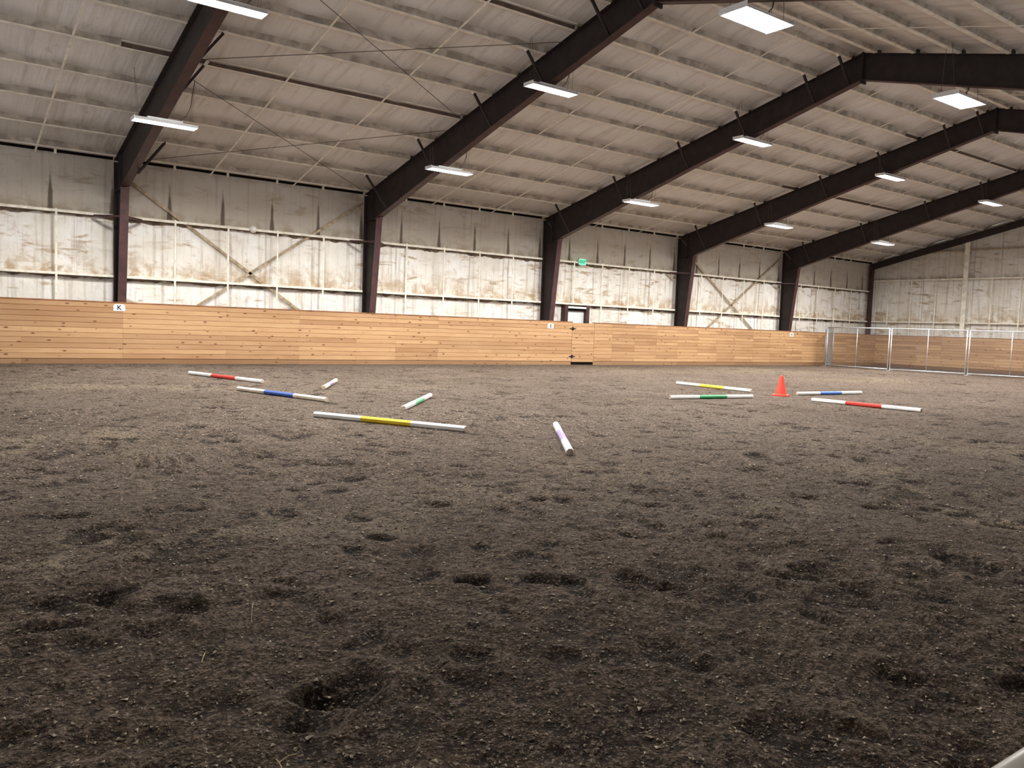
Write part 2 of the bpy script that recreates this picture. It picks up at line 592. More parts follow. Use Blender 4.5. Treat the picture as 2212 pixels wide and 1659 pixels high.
for cx, cy_, rx, ry, an, wgt in SCUFFS:
    X, Y = xx - cx, yy - cy_
    X, Y = X + rx * .55 * vnoise(xx, yy, rx * .7, 8, 3), Y + ry * .55 * vnoise(xx, yy, rx * .5, 3, 66)
    p_, q_ = (X * math.cos(an) + Y * math.sin(an)) / rx, (-X * math.sin(an) + Y * math.cos(an)) / ry
    DRY = np.maximum(DRY, wgt * np.exp(-(p_ * p_ + q_ * q_) ** 1.3))
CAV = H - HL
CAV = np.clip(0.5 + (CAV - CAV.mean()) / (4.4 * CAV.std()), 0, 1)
# the footing is raked thinner against the boards
edge = np.clip((YK - 0.05 - yy) / 0.5, 0, 1) * np.clip((XE - 0.05 - xx) / 0.5, 0, 1)
H *= 0.25 + 0.75 * edge
H -= H[(yy > 6) & (yy < 20)].mean()

# poles lie in settled ground
POLES = [  # name of look, end A, end B, band material, body material, label
    ('red', (5.03, 18.49), (5.68, 15.81), 'red', 'white', 'white ground pole with a red middle, far left, nearest the K sign'),
    ('blue', (4.71, 14.31), (5.34, 12.03), 'blue', 'cream', 'cream-white ground pole with a dark blue middle, in front of the red one at left'),
    ('violet', (6.26, 14.23), (7.30, 15.97), 'violet', 'cream', 'small-looking white ground pole with a lilac middle, behind the yellow pole on the left'),
    ('green', (5.89, 10.55), (7.42, 12.35), 'green', 'white', 'white ground pole with a pale green middle lying behind the near yellow pole'),
    ('yellow', (4.37, 10.20), (5.42, 8.18), 'yellow', 'white', 'white ground pole with a deep yellow middle, longest-looking pole at left centre'),
    ('violet2', (6.81, 8.17), (5.42, 6.26), 'violet', 'white', 'nearest white ground pole with a lilac middle, pointing towards the viewer at centre'),
    ('yellow2', (15.54, 14.0), (15.40, 11.65), 'yellow2', 'white', 'white ground pole with a lemon yellow middle, left of the orange cone'),
    ('green2', (11.88, 10.86), (14.0, 10.56), 'green2', 'white', 'white ground pole with a dark green middle lying in front of the lemon one'),
    ('blue2', (15.9, 10.81), (18.08, 10.58), 'blue2', 'white', 'white ground pole with a bright blue middle just right of the orange cone'),
    ('red2', (14.71, 9.65), (14.84, 7.50), 'red2', 'white', 'white ground pole with a red middle, rightmost, in front of the bright blue one'),
]
for _, a, b, *_r in POLES:
    L = math.hypot(b[0] - a[0], b[1] - a[1])
    dx, dy = (b[0] - a[0]) / L, (b[1] - a[1]) / L
    s = (xx - a[0]) * dx + (yy - a[1]) * dy
    w = -(xx - a[0]) * dy + (yy - a[1]) * dx
    m = np.clip(1.6 - np.abs(w) / 0.12, 0, 1) * np.clip(1.5 - np.maximum(-s, s - L) / 0.1, 0, 1)
    H = H * (1 - 0.9 * m)
CONE = (15.31, 10.815)
m = np.clip(1.8 - np.hypot(xx - CONE[0], yy - CONE[1]) / 0.28, 0, 1)
H = H * (1 - m) + 0.0 * m
FEN = [(34.15, 21.85), (33.62, 18.52), (34.19, 15.60), (34.75, 12.60)]
for a, b in zip(FEN[:-1], FEN[1:]):
    L = math.hypot(b[0] - a[0], b[1] - a[1])
    w = np.abs(-(xx - a[0]) * (b[1] - a[1]) / L + (yy - a[1]) * (b[0] - a[0]) / L)
    H *= 1 - np.clip(1.6 - w / 0.35, 0, 1) * ((xx > 32) & (yy > 12)) * 0.95
# small harrowed marks at the left (three short ridges)
for i in range(4):
    cx, cy = 1.62 + 0.14 * i, 7.55 - 0.05 * i
    stamp(cx, cy, 0.30, 0.035, 1.25, 0.02, 0.02)

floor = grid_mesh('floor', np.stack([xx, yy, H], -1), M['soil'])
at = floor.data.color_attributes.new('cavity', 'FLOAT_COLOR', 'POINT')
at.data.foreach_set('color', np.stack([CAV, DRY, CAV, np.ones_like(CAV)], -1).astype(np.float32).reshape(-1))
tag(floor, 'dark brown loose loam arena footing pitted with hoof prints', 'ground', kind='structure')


def ground(x, y):
    i, j = min(np.searchsorted(GX, x), len(GX) - 1), min(np.searchsorted(GY, y), len(GY) - 1)
    return float(H[j, i])


# pale wood and stone chips in the loam: nobody could count them
def chips():
    n = 34000
    g = np.random.default_rng(3)
    base = np.array([(1, 0, 0), (-.5, .85, 0), (-.6, -.8, 0), (.05, .05, .8), (.1, -.1, -.7)], np.float32)
    faces = np.array([(0, 1, 3), (1, 2, 3), (2, 0, 3), (1, 0, 4), (2, 1, 4), (0, 2, 4)])
    d = 1.7 + 10.5 * g.random(n) ** 1.9
    th = 0.6397 + (g.random(n) - 0.5) * 1.5
    x, y = d * np.sin(th), d * np.cos(th)
    keep = (y > 0.6) & (y < YK - .3) & (x > -3)
    x, y = x[keep], y[keep]
    n = len(x)
    s = (0.0032 + 0.0085 * g.random(n) ** 2.2) * np.clip(0.7 + d[keep] * 0.05, 0.7, 1.2)
    z = np.array([ground(a, b) for a, b in zip(x, y)]) + s * 0.35
    a = g.random(n) * 2 * PI
    V = base[None] * (1 + 0.7 * (g.random((n, 5, 3)) - .5)) * s[:, None, None]
    V[:, :, 0] *= 1 + 1.0 * g.random((n, 1)) ** 2
    V[:, :, 2] *= 0.65
    X = V[:, :, 0] * np.cos(a)[:, None] - V[:, :, 1] * np.sin(a)[:, None] + x[:, None]
    Y = V[:, :, 0] * np.sin(a)[:, None] + V[:, :, 1] * np.cos(a)[:, None] + y[:, None]
    Z = V[:, :, 2] + z[:, None]
    P = np.stack([X, Y, Z], -1).reshape(-1, 3)
    F = (faces[None] + (np.arange(n) * 5)[:, None, None]).reshape(-1, 3)
    me = bpy.data.meshes.new('wood_chips')
    me.from_pydata(P.tolist(), [], F.tolist())
    me.materials.append(M['pebble'])
    at = me.color_attributes.new('tone', 'FLOAT_COLOR', 'POINT')
    t = np.repeat(g.random(n) ** 1.15, 5)
    at.data.foreach_set('color', np.stack([t, t, t, np.ones_like(t)], -1).astype(np.float32).reshape(-1))
    o = link('wood_chips', me)
    tag(o, 'scatter of tiny pale chips and grit in the brown loam', 'chips', kind='stuff')


chips()

STRAWS = [((1.170, 3.35), (1.205, 3.43), 0.035, 'pale bent straw stalk standing out of the loam at lower left'),
          ((0.868, 2.232), (0.928, 2.25), 0.004, 'pale straw stalk lying flat on the loam near the bottom edge'),
          ((0.855, 2.17), (0.862, 2.235), 0.003, 'thin dull straw stalk below the pale one at the bottom edge'),
          ((0.885, 3.06), (0.915, 3.12), 0.004, 'short straw stalk far left on the dark loam, smallest of the straws')]
for a, b, h, lab in STRAWS:
    za, zb = ground(*a), ground(*b)
    mb = MB()
    p = (a[0] * .45 + b[0] * .55, a[1] * .45 + b[1] * .55, max(za, zb) + 0.006 + h)
    mb.path([(a[0], a[1], za + 0.003), p, (b[0], b[1], zb + 0.005 + h * 1.25)], 0.0016, 5)
    tag(mb.build('straw_stalk', M['straw']), lab, 'straw', 'straw stalks on the footing')

# ------------------------------------------------------------------ long wall
def wall_grid(name, us, zs, place, m, amp):
    uu, zz = np.meshgrid(us, zs)
    d = amp * (0.6 * vnoise(uu, zz, 0.8, 5, 8) + 0.4 * vnoise(uu, zz, 0.27, 25, 3) + 0.25 * vnoise(uu, zz, 0.12, 2, 13))
    return grid_mesh(name, place(uu, zz, d), m)


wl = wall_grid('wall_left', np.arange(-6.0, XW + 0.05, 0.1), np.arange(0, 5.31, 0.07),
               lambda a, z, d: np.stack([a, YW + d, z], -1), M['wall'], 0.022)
tag(wl, 'long wall of stained off-white sprayed foam above the boards', 'wall', kind='structure')


def zplace(a, z, d):
    zt = np.minimum(z * np.vectorize(roof)(a) / 8.0 + 0.02 * z, 12)
    return np.stack([XW + d, a, zt], -1)


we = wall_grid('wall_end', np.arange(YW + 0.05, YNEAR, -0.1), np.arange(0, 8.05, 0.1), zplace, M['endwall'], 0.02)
tag(we, 'far end wall of stained off-white sprayed foam', 'wall', kind='structure')

# girts: flange + web, between the frames
edges = [-6.0] + [v for x in FRAMES for v in (x - 0.10, x + 0.10)] + [XW - 0.05]
for zt in (G1, G2):
    for i in range(0, len(edges), 2):
        mb = MB()
        a, b = edges[i], edges[i + 1]
        mb.box(a, b, YW - 0.20, YW - 0.185, zt - 0.062, zt)
        mb.box(a, b, YW - 0.185, YW + 0.05, zt - 0.014, zt - 0.002)
        tag(mb.build('girt', M['girt'], wl), None)
# ragged foam fillet under the girts, in a dark colour
g = random.Random(3)
for zt in (G1, G2):
    us = np.arange(-6, XW, 0.06)
    top, bot = [], []
    mb = MB()
    hh = [0.085 + 0.045 * float(vnoise(np.array(v), np.array(zt), 0.22)) + 0.02 * float(vnoise(np.array(v), np.array(zt), .09)) for v in us]
    vs = []
    for v, h in zip(us, hh):
        vs += [(v, YW - 0.13, zt - 0.015), (v, YW - 0.02, zt - 0.03 - max(0.01, h))]
    fs = [(2 * i, 2 * i + 1, 2 * i + 3, 2 * i + 2) for i in range(len(us) - 1)]
    mb.add(vs, fs, True)
    mb.build('foam_fillet', M['fillet'], wl)
# vertical straps, five spaces per bay
sx = [FX0 + BAY / 5 * k for k in range(-7, 26) if k % 5]
for x in sx:
    if x > XW - 0.2:
        continue
    if abs(x - 19.95) < 0.6:
        z0 = G2
    else:
        z0 = 0.0
    mb = MB().box(x - 0.024, x + 0.024, YW - 0.212, YW - 0.200, z0, G1 + 0.02)
    mb.build('strap', M['girt'], wl)
    MB().box(x - 0.03, x + 0.03, YW - 0.10, YW - 0.03, 5.12, 5.27).build('strap', M['girt'], wl)
# black strip along the eave strut, standing in for the shaded gap there
for i in range(0, len(edges), 2):
    MB().box(edges[i], edges[i + 1], YW - 0.075, YW - 0.01, 5.17, 5.235).build('eave_gap_strip', M['gap'], wl)
MB().box(-6, XW, YW - 0.16, YW, 5.235, 5.32).build('eave_flange', M['flange'], wl)

# end wall girts, straps and post
mb = MB()
ey = [23.1, 18.70, 18.40, 12.0, 11.8, 4.0, 3.8, YNEAR]
for zt in (2.25, 4.31, 5.63):
    for a, b in ((23.1, 18.68), (18.42, 12.1), (11.85, 4.9), (4.6, YNEAR)):
        if zt > 5 and a > 20:
            a = 20.7
        mb = MB()
        mb.box(XW - 0.20, XW - 0.18, b, a, zt - 0.062, zt)
        mb.box(XW - 0.18, XW + .05, b, a, zt - 0.014, zt - 0.002)
        mb.build('girt', M['girt'] if zt < 5 else M['brace'], we)
for yv in (22.25, 21.1, 19.9, 17.38, 16.16, 15.0, 13.8, 12.6, 10.6, 9.4, 8.2, 7.0):
    MB().box(XW - 0.212, XW - 0.2, yv - .028, yv + .028, 0, 4.31).build('strap', M['girt'], we)
for yv in (18.55, 11.97, 4.75):
    mb = MB()
    mb.box(XW - 0.25, XW - 0.235, yv - .11, yv + .11, 0, roof(yv) - 0.3)
    mb.box(XW - 0.235, XW - 0.02, yv - .02, yv + .02, 0, roof(yv) - 0.3)
    mb.build('post', M['girt'], we)

# ------------------------------------------------------------------ ceiling
def ceiling_slope(name, ys, sgn):
    us = np.arange(-6.0, XW + 0.1, 0.11)
    uu, yv = np.meshgrid(us, ys)
    z = np.vectorize(roof)(yv) + 0.165
    pl = np.array(PURL if sgn > 0 else PURL2)
    d = np.min(np.abs(yv[..., None] - pl), -1)
    # foam heaps up beside every purlin and sags a little between
    z = z - 0.075 * np.exp(-(d / (0.13 + 0.05 * vnoise(uu, yv, 0.7))) ** 2)
    z += 0.014 * vnoise(uu, yv, 0.8, 4, 9) + 0.01 * vnoise(uu * 1.0, yv * 0.25, 0.29, 8, 2)
    o = grid_mesh(name, np.stack([uu, yv, z], -1), M['ceil'])
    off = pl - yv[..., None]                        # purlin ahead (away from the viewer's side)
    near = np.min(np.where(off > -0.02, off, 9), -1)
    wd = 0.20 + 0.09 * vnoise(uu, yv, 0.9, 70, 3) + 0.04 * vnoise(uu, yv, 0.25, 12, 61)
    dust = np.exp(-(near / wd) ** 2)  # dust plus painted shade on the viewer's side of each purlin
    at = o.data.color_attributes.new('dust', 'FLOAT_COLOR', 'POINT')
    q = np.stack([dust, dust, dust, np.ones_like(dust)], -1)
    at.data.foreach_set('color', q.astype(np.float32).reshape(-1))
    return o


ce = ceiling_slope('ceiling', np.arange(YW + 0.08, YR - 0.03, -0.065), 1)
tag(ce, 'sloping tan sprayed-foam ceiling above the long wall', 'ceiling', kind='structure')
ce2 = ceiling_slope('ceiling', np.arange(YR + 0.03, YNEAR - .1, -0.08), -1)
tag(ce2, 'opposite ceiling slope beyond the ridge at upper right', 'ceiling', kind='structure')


def purlin(y, parent, bare=()):
    """one line of foam-covered purlin; bare = stretches of unfoamed doubled steel in the braced bays"""
    zb = roof(y)
    us = np.arange(-6.0, XW, 0.14)
    inb = lambda v: any(p <= v <= q for p, q in bare)
    mb = MB()
    vs = []
    for v in us:
        j = 0.02 * float(vnoise(np.array(v), np.array(y), 0.5)) + 0.015 * float(vnoise(np.array(v), np.array(y), .17))
        vs += [(v, y - 0.085 - j, zb + .15), (v, y - 0.030 - j * .3, zb + 0.012), (v, y + 0.030 + j * .3, zb + 0.012), (v, y + 0.085 + j, zb + .15)]
    fs = []
    for i in range(len(us) - 1):
        if inb(us[i]) and inb(us[i + 1]):
            continue
        p, q = 4 * i, 4 * i + 4
        fs += [(p, p + 1, q + 1, q), (p + 1, p + 2, q + 2, q + 1), (p + 2, p + 3, q + 3, q + 2)]
    mb.add(vs, fs, False)
    web = mb.build('purlin', M['purlin'], parent)
    fl = MB()
    cuts = [-6.0] + [e for pq in bare for e in pq] + [XW]
    for p, q in zip(cuts[0::2], cuts[1::2]):
        fl.box(p, q, y - 0.036, y + 0.040, zb - 0.006, zb + 0.018)
    for p, q in bare:
        st = MB().box(p, q, y - .004, y + .004, zb + .012, zb + .19)
        st = st.build('bare_steel', M['bare'], web)
        tag(st, 'bare brown steel stretch with pale lips')
        fl.box(p, q, y - 0.065, y + 0.004, zb + .108, zb + 0.128)
        fl.box(p, q, y - 0.010, y + 0.050, zb - 0.004, zb + 0.010)
    fl.build('flange', M['flange'], web)


BARE = [(3.5, 11.42), (24.6, 32.42)]
for i, y in enumerate(PURL):
    purlin(y, ce, BARE if i in (4, 8) else ())
for i, y in enumerate(PURL2):
    purlin(y, ce2, BARE if i in (4, 8) else ())
# sag straps running up the slope under the purlins
SX = [-0.4, 2.68] + [x + BAY * q for x in FRAMES for q in (1 / 3, 2 / 3)]
for x in SX:
    if x < XW - .3:
        MB().bar((x, YW - 0.05, roof(YW) - .006 + .02), (x, YR + 0.25, roof(YR + .25) - .006 + .01), 0.045, 0.008).build('sag_strap', M['flange'], ce)
        MB().bar((x, YR - .25, roof(YR - .25) + .004), (x, 1.0, roof(1.0) + .004), 0.045, 0.008).build('sag_strap', M['flange'], ce2)

# ------------------------------------------------------------------ steel frames
KNEE = (22.39, 4.40)
LOW = [(22.39, 4.40), (16.5, 6.06), (11.35, 7.43)]      # underside of the rafter


def flange_strip(mb, pts, x, w, t):
    """flat bars following pts (y,z) centred on x"""
    for (ya, za), (yb, zb) in zip(pts[:-1], pts[1:]):
        mb.bar((x, ya, za), (x, yb, zb), w, t, up=(0, -(zb - za), (yb - ya)) if abs(yb - ya) > .5 else (0, 1, 0))


FW = 0.20


def frame(k, label):
    x = FRAMES[k]
    e = empty('steel_frame', (x, 23.0, 0))
    tag(e, label, 'steel frame', 'steel building frames')
    T = Matrix.Translation((-x, -23.0, 0))

    def fin(mb, name, m, par=None):
        mb.v = [(a - x, b - 23.0, c) for a, b, c in mb.v]
        return mb.build(name, M[m], par or e)
    # tapered column
    ci, co_ = (22.86, 0.0), 23.21
    mb = MB()
    mb.prism([(co_, 0), (co_, 5.13), (KNEE[0], KNEE[1]), (ci[0], 0)], 0, x - .006, x + .006)
    flange_strip(mb, [(co_, 0), (co_, 5.10)], x, FW, .016)
    col = fin(mb, 'column', 'steel_shade')
    mb = MB()
    flange_strip(mb, [(ci[0], 0), (KNEE[0], KNEE[1] - .02)], x, FW, .016)
    mb.box(x - .11, x + .11, KNEE[0] - .03, KNEE[0] + .12, KNEE[1] - .055, KNEE[1] - .03)
    fin(mb, 'inner_flange', 'steel', col)
    mb = MB().box(x - .09, x + .09, KNEE[0] + .35, KNEE[0] + .365, KNEE[1] - .1, roof(KNEE[0] + .35) - .01)
    mb.bar((x, KNEE[0] + .02, KNEE[1] - .05), (x, co_, KNEE[1] - .05), .18, .014)
    fin(mb, 'stiffener', 'steel_shade', col)
    for sgn in (1, -1):
        mir = (lambda y: y) if sgn > 0 else (lambda y: 2 * YR - y)
        pts = [(mir(a), b) for a, b in LOW]
        tops = [(mir(23.2), roof(23.2)), (mir(YR), roof(YR))]
        mb = MB()
        mb.prism([tops[0], tops[1], (mir(YR), 7.44), pts[2], pts[1], pts[0]], 0, x - .006, x + .006)
        flange_strip(mb, [(a, b - .008) for a, b in tops], x, FW, .016)
        raf = fin(mb, 'rafter', 'steel_shade')
        mb = MB()
        flange_strip(mb, pts, x, FW, .016)
        fin(mb, 'bottom_flange', 'steel', raf)
        for py in PURL[1:]:
            yv = mir(py) - .05
            mb = MB().box(x - .07, x + .07, yv - .006, yv + .006, roof(yv) - .01, roof(yv) + .13)
            fin(mb, 'purlin_clip', 'steel_shade', raf)
        ridx = 0
        sd = 1 if k == 0 else -1
        for py in ((21.8, 17.89, 16.6, 13.57) if k == 0 else (21.8, 19.21, 16.6, 14.58, 12.55, 11.62)):
            if sgn < 0:
                break
            yv = py
            zb = np.interp(-py, [-22.39, -16.5, -11.35], [4.40, 6.06, 7.43])
            ex = .80 if py > 20 else .62
            mb = MB().bar((x + sd * .06, yv - (.5 if k == 0 and py > 20 else 0), zb + .03), (x + sd * ex, yv, roof(py) + .03), .05, .05)
            br = fin(mb, 'flange_brace', 'steel_shade', raf)
            mb = MB().bar((x + sd * (ex - .03), yv, roof(py) - .03), (x + sd * (ex + .05), yv, roof(py) + .09), .06, .06)
            fin(mb, 'bracket', 'flange', raf)
    # bolted end plate at the ridge
    mb = MB().box(x - .10, x + .10, YR - .02, YR + .02, 7.36, roof(YR) + .02)
    fin(mb, 'ridge_plate', 'steel_shade')
    # column flange braces at the upper girt
    for sd in ((-1, 1) if k in (0, 1, 3, 4) else (1,)):
        mb = MB().bar((x + sd * .05, 22.52, 3.68), (x + sd * .55, YW - .2, 3.70), .06, .05)
        fin(mb, 'flange_brace', 'steel', col)
    # near column, behind the viewer's side
    mb = MB()
    n0 = 2 * YR - 23.21
    mb.prism([(n0, 0), (n0, 5.13), (2 * YR - 22.39, 4.4), (2 * YR - 22.86, 0)], 0, x - .006, x + .006)
    flange_strip(mb, [(2 * YR - 22.86, 0), (2 * YR - 22.39, 4.4)], x, FW, .016)
    fin(mb, 'column', 'steel_shade')
    return e


FL = ['nearest dark maroon steel frame, column standing behind the K sign at left',
      'second dark maroon steel frame from the left, between the crossed braces and the plain bay',
      'third dark steel frame from the left, its column just left of the door',
      'fourth dark steel frame, column between the door bay and the far crossed braces',
      'farthest full steel frame, column standing behind the H sign']
for k in range(5):
    frame(k, FL[k])

e = empty('end_wall_frame', (XW - .3, 23.2, 0))
tag(e, 'thin dark steel corner column and sloping beam along the far end wall', 'steel frame')
mb = MB().box(-.09, .09, -.12, .06, 0, 5.05)
mb.build('column', M['steel'], e)
mb = MB().bar((0, 0, 4.98), (0, YR - 23.2, roof(YR) - .17), .12, .30, up=(0, 0, 1))
mb.build('beam', M['steel_shade'], e)
mb = MB().bar((0, YR - 23.2, roof(YR) - .17), (0, YNEAR - 23.2, roof(YNEAR) - .17), .12, .30, up=(0, 0, 1))
mb.build('beam', M['steel_shade'], e)

# wall cross braces
XB = [((4.62, 4.80), (11.40, 0.20), 'dusty diagonal brace falling to the right across the nearest braced wall bay'),
      ((11.44, 4.90), (4.60, 0.22), 'dusty diagonal brace rising to the right across the nearest braced wall bay'),
      ((25.62, 4.90), (32.42, 0.35), 'dusty diagonal brace falling to the right in the far braced wall bay'),
      ((32.44, 4.85), (25.62, 0.20), 'dusty diagonal brace rising to the right in the far braced wall bay')]
for (xa, za), (xb, zb), lab in XB:
    o = MB().bar((xa, YW - .085, za), (xb, YW - .085, zb), .02, .075).build('wall_brace', M['brace'])
    tag(o, lab, 'brace', 'crossed braces on the long wall')
RB = [((4.6, 18.10), (11.42, 22.95), 'thin roof rod running down to the right near the eave, first bay'),
      ((4.6, 22.95), (11.42, 18.20), 'thin roof rod running up to the right near the eave, first bay'),
      ((4.6, 17.75), (11.42, 13.85), 'thin roof rod running up to the right above the hanging lights, first bay'),
      ((4.6, 13.70), (11.42, 17.75), 'thin roof rod running down to the right above the hanging lights, first bay')]
for i, ((xa, ya), (xb, yb), lab) in enumerate(RB):
    dz = .09 + .035 * (i % 2)
    o = MB().tube((xa, ya, roof(ya) - dz), (xb, yb, roof(yb) - dz), .007, 6).build('brace_rod', M['wire'])
    tag(o, lab, 'rod', 'roof brace rods')

# ------------------------------------------------------------------ kickboard walls
def boards(name, length, rows, z0, seed, axis, org, joints, flip=1, rowh=0.1275, basehue=None):
    """tongue-and-groove boards as one mesh; a colour attribute carries each board's own tone"""
    g = random.Random(seed)
    mb = MB()
    cols = []
    for rr in range(rows):
        za = z0 + rr * rowh
        cuts = [0.0]
        js = sorted(set(j for j in joints if 0.4 < j < length - .4 and (g.random() < (0.8 if round(j * 10) % 3 == 0 else .45))))
        cuts += js + [length]
        for a, b in zip(cuts[:-1], cuts[1:]):
            n = len(mb.v)
            t = 0.007
            # bevelled face: shallow V grooves between rows
            y0, y1, y2 = 0.0, 0.016, 0.035
            prof = [(y1, za), (y0, za + t), (y0, za + rowh - t), (y1, za + rowh)]
            g1, g2 = a + .0015, b - .0015
            vs = []
            for u_ in (g1, g2):
                for q, z in prof + [(y2, za + rowh), (y2, za)]:
                    vs.append((u_, q, z))
            fs = [(i, (i + 1) % 6, 6 + (i + 1) % 6, 6 + i) for i in range(6)] + [(5, 4, 3, 2, 1, 0), (6, 7, 8, 9, 10, 11)]
            mb.add(vs, fs)
            h, s = g.random(), g.random()
            cols += [(h, s, 0, 1)] * 12
    vs = []
    for a, b, c in mb.v:
        vs.append((org[0] + a, org[1] + b, c) if axis == 0 else (org[0] + b, org[1] - a, c))
    mb.v = vs
    return mb, cols


def build_boards(mb, cols, name, parent):
    o = mb.build(name, M['wood'], parent)
    at = o.data.color_attributes.new('board', 'FLOAT_COLOR', 'POINT')
    at.data.foreach_set('color', np.array(cols, np.float32).reshape(-1))
    return o


def kick(label, axis, org, length, seed, joints, top=ZK, cap=True):
    e = empty('kickboard_wall', (org[0] + length / 2, org[1], 0) if axis == 0 else (org[0], org[1] - length / 2, 0))
    tag(e, label, 'kickboard wall', 'kickboard walls')
    L = e.location

    def rel(mb):
        mb.v = [(a - L.x, b - L.y, c) for a, b, c in mb.v]
        return mb
    mb, cols = boards('planking', length, 11, 0.125, seed, axis, org, joints)
    build_boards(rel(mb), cols, 'planking', e)
    # base board, a little proud of the planking
    mb, cols = boards('base_board', length, 1, -0.04, seed + 50, axis, (org[0], org[1] + .012) if axis == 0 else (org[0] + .012, org[1]), joints, rowh=.165)
    cols = [(c[0], c[1], (.55 if axis == 0 else .85), 1) for c in cols]
    build_boards(rel(mb), cols, 'base_board', e)
    if cap:
        mb = MB()
        if axis == 0:
            mb.box(org[0], org[0] + length, org[1] - .012, org[1] + .14, ZK - .014, ZK + .012)
        else:
            mb.box(org[0] - .012, org[0] + .14, org[1] - length, org[1], ZK - .014, ZK + .012)
        rel(mb).build('cap_board', M['cap'], e)
    return e


GATE0, GATE1 = 19.42, 20.50
J1 = [12.28 - (-6.0), 10.95 + 6, 15.95 + 6, 7.1 + 6, 4.51 + 6, 9.17 + 6, 2.3 + 6, -0.2 + 6, 17.2 + 6, 13.8 + 6]
kick('long planked pine kickboard wall running left of the gate, under the K and E signs', 0, (-6.0, YK), GATE0 + 6.0, 4, J1)
J2 = [1.2 * i + .9 for i in range(16)]
kick('long planked pine kickboard wall running right of the gate, under the H sign', 0, (GATE1, YK), XE - GATE1, 9, J2)
kick('planked pine kickboard wall across the far end behind the chain-link panels', 1, (XE, YK), YK - YNEAR, 14, J2)

# gate
e = empty('wooden_gate', (GATE0, YK, 0))
tag(e, 'narrow planked gate in the kickboard wall with black strap hinges, dark gap beneath', 'gate')
mb, cols = boards('panel', GATE1 - GATE0 - .02, 11, 0.095, 31, 0, (.01, 0), [], rowh=.1285)
build_boards(mb, [(min(1, .35 + c[0] * .65), c[1], 0, 1) for c in cols], 'panel', e)
MB().box(.02, GATE1 - GATE0 - .02, .04, .09, .05, ZK - .05).build('back_frame', M['gap'], e)
MB().box(.0, GATE1 - GATE0, .045, .05, -.03, .09).build('shadow_gap', M['gap'], e)  # black strip painted in for the shadow beneath the gate
for z in (1.30, 0.30):
    mb = MB()
    pts = [(-.155, 0), (-.13, .016), (-.075, .010), (-.055, .035), (-.02, .058), (.02, .058), (.055, .035), (.075, .010), (.13, .016), (.155, 0),
           (.13, -.016), (.075, -.010), (.055, -.035), (.02, -.058), (-.02, -.058), (-.055, -.035), (-.075, -.010), (-.13, -.016)]
    mb.prism([(a + .025, b + z) for a, b in pts], 1, -.012, .002)
    hg = mb.build('hinge', M['black'], e)
    tag(hg, 'black iron strap hinge')
    MB().tube((.025, -.014, z - .06), (.025, -.014, z + .06), .011, 8).build('pin', M['black'], hg)

# ------------------------------------------------------------------ letter signs
def text_mesh(name, s, size, m, parent, loc, rot, offset=0.0, ext=0.004):
    cu = bpy.data.curves.new(name, 'FONT')
    cu.body = s
    cu.size = size
    cu.align_x = 'CENTER'
    cu.align_y = 'CENTER'
    cu.extrude = ext
    cu.offset = offset
    ob = bpy.data.objects.new(name + '_tmp', cu)
    COL.objects.link(ob)
    bpy.context.view_layer.update()
    me = bpy.data.meshes.new_from_object(ob.evaluated_get(bpy.context.evaluated_depsgraph_get()))
    bpy.data.objects.remove(ob)
    me.name = name
    me.materials.clear()
    me.materials.append(m)
    o = link(name, me, parent)
    o.location = loc
    o.rotation_euler = rot
    return o


for ch, x, z, lab in (('K', 4.425, 1.412, 'white arched-top letter sign reading K on the boards at left'),
                      ('E', 18.41, 1.365, 'white arched-top letter sign reading E left of the gate'),
                      ('H', 32.53, 1.395, 'small white letter sign reading H near the far end of the boards')):
    w, h = .135, .088
    pts = [(-w, -h), (w, -h), (w, h * .45), (w * .88, h * .80), (w * .5, h), (-w * .5, h), (-w * .88, h * .80), (-w, h * .45)]
    sg = MB().prism([(a, b) for a, b in pts], 1, -.012, -.001).build('letter_sign', M['sign'], None, (x, YK, z))
    tag(sg, lab, 'sign', 'letter signs on the kickboards')
    text_mesh('letter', ch, .165, M['ink'], sg, (0, -.014, -.006), (PI / 2, 0, 0), offset=.003)

# exit sign
ex = MB().box(-.155, .155, -.03, .03, -.10, .10).build('exit_sign', M['exit'], None, (20.245, YW - .245, 3.765))
tag(ex, 'small lit green exit sign on the upper wall above the door', 'sign')
text_mesh('lettering', 'EXIT', .15, paint('exit_dark', (0.01, 0.16, 0.09)), ex, (0, -.033, 0), (PI / 2, 0, 0), offset=.003)
fr = MB()
fr.box(-.17, .17, -.02, .034, .10, .118).box(-.17, .17, -.02, .034, -.118, -.10).box(-.17, -.155, -.02, .034, -.118, .118).box(.155, .17, -.02, .034, -.118, .118)
fr.build('frame', M['girt'], ex)

# dome fitting on the girt
dm = MB()
n = 12
for i in range(5):
    a, b = PI / 2 * i / 5, PI / 2 * (i + 1) / 5
    dm.tube((0, -.09 * math.sin(a), 0), (0, -.09 * math.sin(b), 0), .085 * math.cos(a) + .001, n, .085 * math.cos(b) + .001, caps=False)
dm.tube((0, .03, 0), (0, 0, 0), .095, n)
tag(dm.build('wall_fitting', M['sign'], None, (8.0, YW - .23, 3.75)), 'small white domed fitting on the upper girt in the crossed-brace bay', 'wall fitting')

